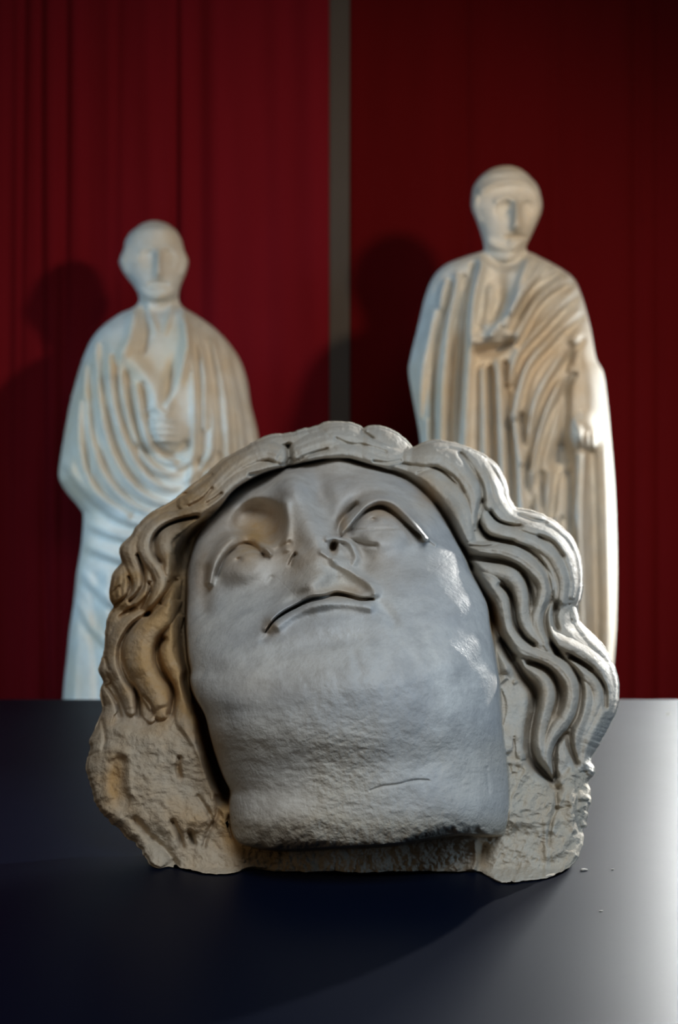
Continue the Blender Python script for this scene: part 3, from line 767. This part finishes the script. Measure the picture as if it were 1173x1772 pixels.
    prev = loop; base_i = NG*NG
    for kk in range(K):
        cur = base_i+kk*nb+np.arange(nb)
        Qb.append(np.stack([prev, np.roll(prev, -1), np.roll(cur, -1), cur], 1)); prev = cur
    Qb = np.concatenate(Qb)
    Q = np.concatenate([Qf, Qb])
    N = vert_normals(Vall, Q)
    # make sure normals face outwards (front centre looks to the camera)
    if N[(NG//2)*NG+NG//2, 1] > 0: Q = Q[:, ::-1]; N = -N; Qf = Qf[:, ::-1]; Qb = Qb[:, ::-1]
    ex = np.full(nb*K, 0.25); attrs = {'patina': np.concatenate([pat, ex]), 'rough': np.concatenate([rgh, np.full(nb*K, 0.9)]), 'soil_shade': np.concatenate([soil_shade, np.zeros(nb*K)])}
    ql = lab[Qf[:, 0]]
    g = ql.reshape(NG-1, NG-1)
    for k_ in list(range(1, len(locks)+1))+[100, 101, 102, 103, 104, 200]:
        m_ = g == k_
        if not m_.any(): continue
        ys, xs = np.nonzero(m_); y0_, y1_, x0_, x1_ = ys.min(), ys.max()+1, xs.min(), xs.max()+1
        mm = m_[y0_:y1_, x0_:x1_]; L = np.where(mm, np.arange(mm.size).reshape(mm.shape)+1, 0)
        for _ in range(1500):
            Lp = L.copy()
            for sweep in range(2):
                L[1:] = np.where(mm[1:], np.maximum(L[1:], L[:-1]), 0); L[:-1] = np.where(mm[:-1], np.maximum(L[:-1], L[1:]), 0)
                L[:, 1:] = np.where(mm[:, 1:], np.maximum(L[:, 1:], L[:, :-1]), 0); L[:, :-1] = np.where(mm[:, :-1], np.maximum(L[:, :-1], L[:, 1:]), 0)
            if (Lp == L).all(): break
        vals, cnt = np.unique(L[L > 0], return_counts=True)
        if len(vals) > 1:
            sub = g[y0_:y1_, x0_:x1_]; sub[mm & (L != vals[cnt.argmax()])] = 0 if k_ != 200 else 0
    ql = g.ravel()
    org = (0.0, 1.50, 0.0)
    root = empty('marble_sculpture', org)
    tag(root, 'weathered marble head with wavy hair looking upward, lying on the navy table', 'sculpture')
    Vall = Vall-np.array(org)
    def part(name, sel_f, par, label=None, back=None):
        q = Qf[sel_f]
        if back is not None: q = np.concatenate([q, back])
        if len(q) == 0: return None
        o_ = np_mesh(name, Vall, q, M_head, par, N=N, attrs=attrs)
        if label: o_['label'] = label
        return o_
    face = part('face', ql == FACE_, root, 'smooth greyish face, cheeks and neck of the marble head')
    part('eye', ql == EYE1, face, 'carved eye with heavy upper lid, left one in the photo')
    part('eye', ql == EYE2, face, 'carved eye with heavy upper lid, right one in the photo')
    part('nose', ql == NOSE, face, 'broken nose with exposed nostril')
    part('mouth', ql == MOUTH, face, 'chipped parted mouth')
    back_is_stone = Vall[Qb[:, 0], 2] < 0.14
    hair_o = part('hair', ql == HAIR, root, 'wavy carved hair framing the face', back=Qb[~back_is_stone])
    for kk in range(1, len(locks)+1):
        sel = ql == kk
        if sel.sum() > 60: part('hair_lock', sel, hair_o)
    part('broken_base', (ql == STONE), root, 'rough broken stone at the bottom of the head', back=Qb[back_is_stone])
    part('ear', ql == EAR1, root); part('ear', ql == EAR2, root)
    return root
build_head()

# ------------------------------------------------------------------ standing statues
def statue(name, rows, Ys, feet_v, carve, regions, label, depth_pts, root_label_parts, fold_gain=1.0):
    s = Ys/FPX
    rows = np.array(rows, float)
    vv = np.arange(rows[0, 0], feet_v, 1.6)
    de = catmull(rows, 6); xl = np.interp(vv, de[:, 0], de[:, 1]); xr = np.interp(vv, de[:, 0], de[:, 2])
    nf, nb = 260, 60
    tf = np.linspace(0, 1, nf); ph = np.pi*tf
    cx = (xl+xr)/2; hw = (xr-xl)/2
    U = cx[:, None]-hw[:, None]*np.cos(ph)[None, :]; V = np.repeat(vv[:, None], nf, 1)
    R = Relief(U, V)
    dep = np.interp(vv, [p[0] for p in depth_pts], [p[1] for p in depth_pts])
    dep = np.minimum(dep, hw*1.15+2)
    sn = np.sin(ph)[None, :]**0.85
    R.D = (dep[:, None]*sn).ravel(); R.gain = fold_gain
    base = R.D.copy()
    carve(R)
    rel = (R.D-base)*np.repeat((np.sin(ph)**0.6)[None, :], len(vv), 0).ravel()
    Df = base+rel
    tb_ = np.linspace(0, 1, nb+2)[1:-1]; phb = np.pi*(1+tb_)
    Ub = cx[:, None]-hw[:, None]*np.cos(phb)[None, :]; Vb = np.repeat(vv[:, None], nb, 1)
    Db = (dep[:, None]*0.8*np.sin(phb)[None, :])+fbm(Ub, Vb, 50, 3, 3)*4
    n = nf+nb
    Ua = np.concatenate([U, Ub], 1); Va = np.concatenate([V, Vb], 1); Da = np.concatenate([Df.reshape(len(vv), nf), Db], 1)
    Y = Ys-Da*s; X = (Ua-UC)*Y/FPX; Z = CAM_H-(Va-VC)*Ys/FPX*1.0
    Zp = CAM_H-(Va-VC)*Y/FPX
    Pv = np.stack([X, Y, Zp], -1).reshape(-1, 3)
    zb = CAM_H-(vv[-1]-VC)*Ys/FPX
    Pv[:, 2] = np.maximum(Pv[:, 2], zb); Pv[-n:, 2] = zb                               # flat foot
    m = len(vv); i, j = np.meshgrid(np.arange(m-1), np.arange(n), indexing='ij')
    a = (i*n+j).ravel(); b_ = (i*n+(j+1) % n).ravel()
    Q = np.stack([a, a+n, b_+n, b_], 1)
    # caps
    c0 = len(Pv); Pv = np.concatenate([Pv, Pv[:n].mean(0, keepdims=True), Pv[-n:].mean(0, keepdims=True)])
    N = vert_normals(Pv, Q)
    k = (m//2)*n+nf//2
    if N[k, 1] > 0: Q = Q[:, ::-1]; N = -N
    org = np.array((px_x((xl[-1]+xr[-1])/2, Ys), Ys, zb))
    root = empty(name, tuple(org)); tag(root, label, 'statue')
    Pv = Pv-org
    lab = np.zeros(m*n+2, int)
    uu = Ua.ravel(); v2 = Va.ravel(); front = np.concatenate([np.ones((m, nf), bool), np.zeros((m, nb), bool)], 1).ravel()
    for rid, (fn, nm, lb) in enumerate(regions, 1):
        sel = fn(uu, v2, front); lab[:m*n][sel] = rid
    ql = lab[Q.min(1)]
    objs = {}
    for rid, (nm, lb) in enumerate([('drapery', root_label_parts)]+[(r_[1], r_[2]) for r_ in regions]):
        q = Q[ql == rid]
        if len(q) == 0: continue
        par = objs.get('figure', root) if nm in ('face_features',) else root
        o = np_mesh(nm, Pv, q, M_statue, par, N=N)
        if lb: o['label'] = lb
        objs[nm] = o
    # plinth under the feet
    w2 = (xr[-1]-xl[-1])/2*s
    pl = tag(box('plinth', org[0]-w2-0.07, org[0]+w2+0.07, Ys-0.26, Ys+0.26, FLOOR, zb-0.0005, M_plinth, None, 0.006),
             'low pale plinth under the '+('left' if org[0] < 0 else 'right')+' standing statue', 'plinth')
    return root

def face_carve(R, cx, cyy, w, h, turn=0.0):
    """small face: cx, centre of eyes line v=cyy, head half width w, unit h"""
    t = turn
    R.blob((cx-w*.34+t, cyy), w*.22, h*.10, -w*.28); R.blob((cx+w*.34+t, cyy), w*.22, h*.10, -w*.28)
    R.blob((cx-w*.34+t, cyy), w*.13, h*.05, w*.10); R.blob((cx+w*.34+t, cyy), w*.13, h*.05, w*.10)
    R.stroke([(cx-w*.6+t, cyy-h*.10), (cx-w*.3+t, cyy-h*.15), (cx+t, cyy-h*.11), (cx+w*.3+t, cyy-h*.15), (cx+w*.6+t, cyy-h*.10)], w*.11, w*.10)
    R.stroke([(cx+t, cyy-h*.05, w*.10), (cx+t, cyy+h*.12, w*.13), (cx+t, cyy+h*.22, w*.18)], w*.14, w*.34)
    R.stroke([(cx-w*.28+t, cyy+h*.38), (cx+t, cyy+h*.36), (cx+w*.28+t, cyy+h*.38)], w*.06, -w*.16)
    R.stroke([(cx-w*.2+t, cyy+h*.43), (cx+w*.2+t, cyy+h*.43)], w*.09, w*.10)
    R.blob((cx+t, cyy+h*.58), w*.25, h*.10, w*.15)

rng = random.Random(3)
def fine_folds(R, v0, v1, x0, x1, n, slant, w, h, curve=0):
    for i in range(n):
        a = x0+(x1-x0)*(i+0.5)/n+rng.uniform(-5, 5)
        pts = []
        for k in range(5):
            t = k/4; pts.append((a+slant*t*(v1-v0)+curve*math.sin(t*math.pi)+rng.uniform(-3, 3), v0+(v1-v0)*t, w*rng.uniform(.7, 1.2)))
        R.stroke(pts, w, h*rng.uniform(.6, 1.1)*(1 if i % 2 == 0 else -1))

def carve_left(R):
    face_carve(R, 268, 446, 50, 120, 6)
    R.stroke([(216,430),(209,452),(216,474)], 6, 16); R.stroke([(318,430),(325,452),(318,474)], 6, 16)   # ears
    R.stroke([(240,505),(268,514),(300,505)], 8, 12)      # jaw
    R.stroke([(240,528),(268,540),(304,528)], 12, -26)    # shadow under chin, neck
    R.stroke([(255,528),(272,575)], 6, 10); R.stroke([(298,528),(284,575)], 6, 10)
    # open collar
    R.blob((270, 600), 34, 50, -22, 0, 1.5); R.blob((296, 665), 14, 45, -38, 12, 1.4)
    R.stroke([(318,545),(322,600),(306,660),(292,700)], 9, 30)
    R.stroke([(232,530),(226,580),(212,610)], 10, 22)
    R.stroke([(246,540),(252,575),(246,605)], 7, -20)
    # the bent arm and its hand
    R.stroke([(190,640,20),(215,622,18),(245,640,17),(268,680,17),(282,712,18)], 18, 20)
    R.blob((278, 745), 30, 26, 26, 0, 1.6)
    for q in range(4): R.stroke([(262+q*1.0,728+q*11),(300+q*2,730+q*11)], 4.4, 10)
    R.stroke([(250,712),(266,705),(288,716)], 6, 10)
    R.stroke([(240,775),(290,790),(320,770)], 8, -20)
    # sweeping folds
    for pts in ([(165,600),(172,700),(196,790),(240,850),(300,868),(360,820)], [(186,620),(198,710),(228,790),(270,838),(320,838),(362,790)],
                [(208,650),(222,730),(250,795),(290,818),(330,800)], [(145,640),(152,740),(178,820),(225,872),(290,890),(360,860)],
                [(235,670),(246,740),(264,780),(300,800)], [(135,700),(140,790),(165,850),(220,890)]):
        R.stroke(pts, 6.5, 17); R.stroke([(x+12, y-3) for x, y in pts], 5.5, -15)
    for pts in ([(322,560),(334,650),(336,760),(326,860)], [(345,570),(362,680),(366,790),(350,880)], [(368,590),(390,690),(396,800)], [(392,620),(414,720),(422,800)], [(330,555),(350,640),(352,740)]):
        R.stroke(pts, 6, 12); R.stroke([(x+11, y) for x, y in pts], 5, -11)
    for pts in ([(110,800),(150,850),(220,900),(330,905),(420,860)], [(140,900),(220,930),(330,930),(430,890)], [(140,940),(230,970),(340,960)], [(135,985),(190,1040),(260,1075),(360,1080)], [(130,1040),(170,1100),(240,1150)],):
        R.stroke(pts, 9, 16); R.stroke([(x, y+15) for x, y in pts], 8, -13)
    fine_folds(R, 1000, 1390, 120, 460, 12, 0.0, 9, 13)
    fine_folds(R, 600, 820, 110, 200, 5, -0.12, 6, 7)
    R.stroke([(112,845),(140,880),(146,900)], 12, -20)
rows_l = [(382,262,273),(386,248,287),(393,237,298),(402,226,307),(415,217,314),(433,213,319),(442,209,323),(452,206,326),(465,210,324),(477,217,320),(496,232,312),(512,240,309),(524,239,311),
(534,228,320),(544,206,337),(564,178,366),(588,158,391),(622,143,415),(661,131,428),(700,121,434),(748,112,446),(797,104,452),(826,102,454),(850,114,456),(879,138,458),(894,144,458),(942,141,460),(991,133,464),
(1040,128,468),(1088,121,472),(1137,116,476),(1210,109,480),(1300,108,484),(1400,112,484)]
statue('togate_statue', rows_l, 4.40, 1392, carve_left,
       [(lambda u, v, f: v < 528, 'figure', 'bald bare head with ears and neck'),
        (lambda u, v, f: f & (((u-278)/30)**2+((v-745)/27)**2 < 1), 'hand', 'closed hand holding the cloth at the chest'),
        (lambda u, v, f: f & (v >= 528) & (v < 700) & (np.abs(u-(272+(v-528)*.1)) < np.interp(v, [528, 560, 640, 700], [34, 42, 30, 8])), 'tunic', 'open neckline of the tunic')],
       'pale marble statue of a bald draped man standing before the crimson curtain', [(382, 10), (396, 44), (452, 58), (500, 50), (524, 34), (545, 60), (590, 95), (700, 112), (900, 112), (1400, 120)],
       'toga with sweeping curved folds', 0.75)

def carve_right(R):
    face_carve(R, 888, 362, 56, 130, 6)
    R.stroke([(822,345),(818,362),(826,382)], 6, 10); R.stroke([(832,330),(862,316),(905,316),(930,336)], 6, 8)
    R.stroke([(845,420),(876,432),(905,420)], 7, 10)
    R.stroke([(838,444),(875,458),(908,444)], 9, -24)
    # neckline
    R.blob((850, 520), 26, 60, -26, 8, 1.5)
    R.stroke([(834,450),(820,520),(812,620),(806,720),(800,860),(798,1100)], 8, 24)
    R.stroke([(822,460),(806,520),(798,620),(792,760),(786,1000)], 7, -18)
    R.stroke([(914,450),(896,500),(874,545),(850,578)], 8, 22)
    # hand across the chest
    R.stroke([(826,588,12),(845,578,16),(866,570,20),(884,575,20)], 16, 24)
    for q in range(4): R.stroke([(826,566+q*9),(862,562+q*9)], 3.8, 8)
    R.stroke([(848,500),(846,530),(840,560)], 9, 18)
    R.stroke([(826,610),(860,606),(886,590)], 7, -24)
    for pts in ([(960,462),(920,490),(884,540)], [(985,478),(930,520),(890,590)], [(994,500),(940,560),(896,610),(880,660)], [(998,540),(950,590),(910,640),(890,720)], [(1000,580),(955,640),(925,700),(905,800)],
                [(940,455),(905,500),(876,560)], [(985,640),(950,700),(925,780),(910,900)]):
        R.stroke(pts, 6.5, 16); R.stroke([(x+9, y+9) for x, y in pts], 5.5, -15)
    for pts in ([(770,490),(748,590),(738,700),(742,860),(742,1100)], [(790,480),(772,600),(764,740),(765,900),(765,1150)], [(750,540),(730,640),(724,720)], [(835,640),(838,760),(840,900),(838,1200)], [(862,630),(868,760),(872,900),(868,1200)],
                [(890,720),(900,820),(905,1000),(900,1200)], [(925,820),(930,950),(925,1200)], [(950,820),(935,950),(905,1080)], [(960,900),(962,1050),(958,1200)]):
        R.stroke(pts, 7, 18); R.stroke([(x+12, y) for x, y in pts], 6, -18)
    # forearm, fist, and the cloth falling below it
    R.stroke([(1005,590,24),(1018,660,24),(1018,710,24)], 22, 18)
    R.stroke([(985,600),(978,660),(976,720),(970,770)], 9, -30)
    R.blob((1014, 745), 26, 26, 36, 0, 1.7)
    for q in range(4): R.stroke([(994+q*11,752),(997+q*10,772)], 4.2, 12)
    R.stroke([(994,728),(1002,745),(1000,765)], 6, 14)
    R.blob((972, 800), 20, 30, -46, 0, 1.4)
    R.stroke([(1004,790),(1002,900),(1006,1050),(1010,1300)], 8, 26)
    R.stroke([(1024,785),(1028,900),(1032,1100),(1032,1300)], 8, -26)
    R.stroke([(1046,780),(1050,900),(1052,1100),(1046,1300)], 8, 20)
    R.stroke([(985,820),(985,1000),(985,1300)], 7, -22)
    fine_folds(R, 900, 1450, 735, 980, 9, 0.0, 7, 10)
    fine_folds(R, 500, 900, 725, 790, 4, -0.02, 5, 6)
rows_r = [(287,868,885),(291,853,898),(297,842,907),(305,832,916),(323,819,931),(350,815,938),(365,817,937),(377,822,933),(404,832,921),(425,837,911),(434,836,912),(439,822,922),(446,800,936),(458,771,959),(479,750,990),
(511,736,1006),(565,723,1021),(619,710,1031),(646,707,1044),(699,716,1051),(753,726,1056),(800,730,1060),(860,730,1064),(967,732,1067),(1075,734,1066),(1139,736,1062),(1225,738,1056),(1350,742,1050),(1450,746,1046)]
statue('togate_statue', rows_r, 4.10, 1445, carve_right,
       [(lambda u, v, f: v < 440, 'figure', 'head with short cap of hair, turned slightly aside'),
        (lambda u, v, f: f & (((u-1014)/27)**2+((v-745)/28)**2 < 1), 'hand', 'lowered fist gripping the cloth'),
        (lambda u, v, f: f & (((u-856)/34)**2+((v-580)/22)**2 < 1), 'hand', 'hand laid across the chest'),
        (lambda u, v, f: f & (v >= 440) & (v < 560) & (u > np.interp(v, [440, 520, 560], [836, 824, 818])) & (u < np.interp(v, [440, 500, 560], [908, 890, 852])), 'tunic', 'tunic showing in the open neckline')],
       'pale marble statue of a draped man with one lowered fist, before the maroon curtain', [(287, 10), (300, 46), (360, 62), (410, 52), (436, 40), (450, 70), (500, 100), (700, 120), (1450, 125)],
       'long mantle with hanging folds', 1.3)

# ------------------------------------------------------------------ crumbs on the table
def crumb(u, v, sz, label, seed):
    Y = CAM_H*FPX/(v-VC); X = (u-UC)*Y/FPX
    bm = bmesh.new(); bmesh.ops.create_icosphere(bm, subdivisions=2, radius=sz)
    rg = random.Random(seed)
    for p in bm.verts:
        f = 0.75+0.5*rg.random(); p.co.x *= 1.6*f; p.co.y *= f; p.co.z = max(p.co.z*0.45*f, -sz*0.2)+sz*0.2
    me = bpy.data.meshes.new('marble_crumb'); bm.to_mesh(me); bm.free(); me.materials.append(M_chip)
    o = link_mesh('marble_crumb', me); o.location = (X, Y, 0.0002)
    tag(o, label, 'crumb', 'marble crumbs on the table')
crumb(1010, 1506, 0.0022, 'small pale marble crumb beside the head on the lit table', 1)
crumb(1060, 1505, 0.0009, 'tiny pale crumb to the right of the larger crumb', 2)
crumb(1040, 1577, 0.0010, 'tiny dark-looking crumb nearest to the camera', 3)
crumb(1156, 1236, 0.0022, 'tiny crumb at the far right of the table', 4)
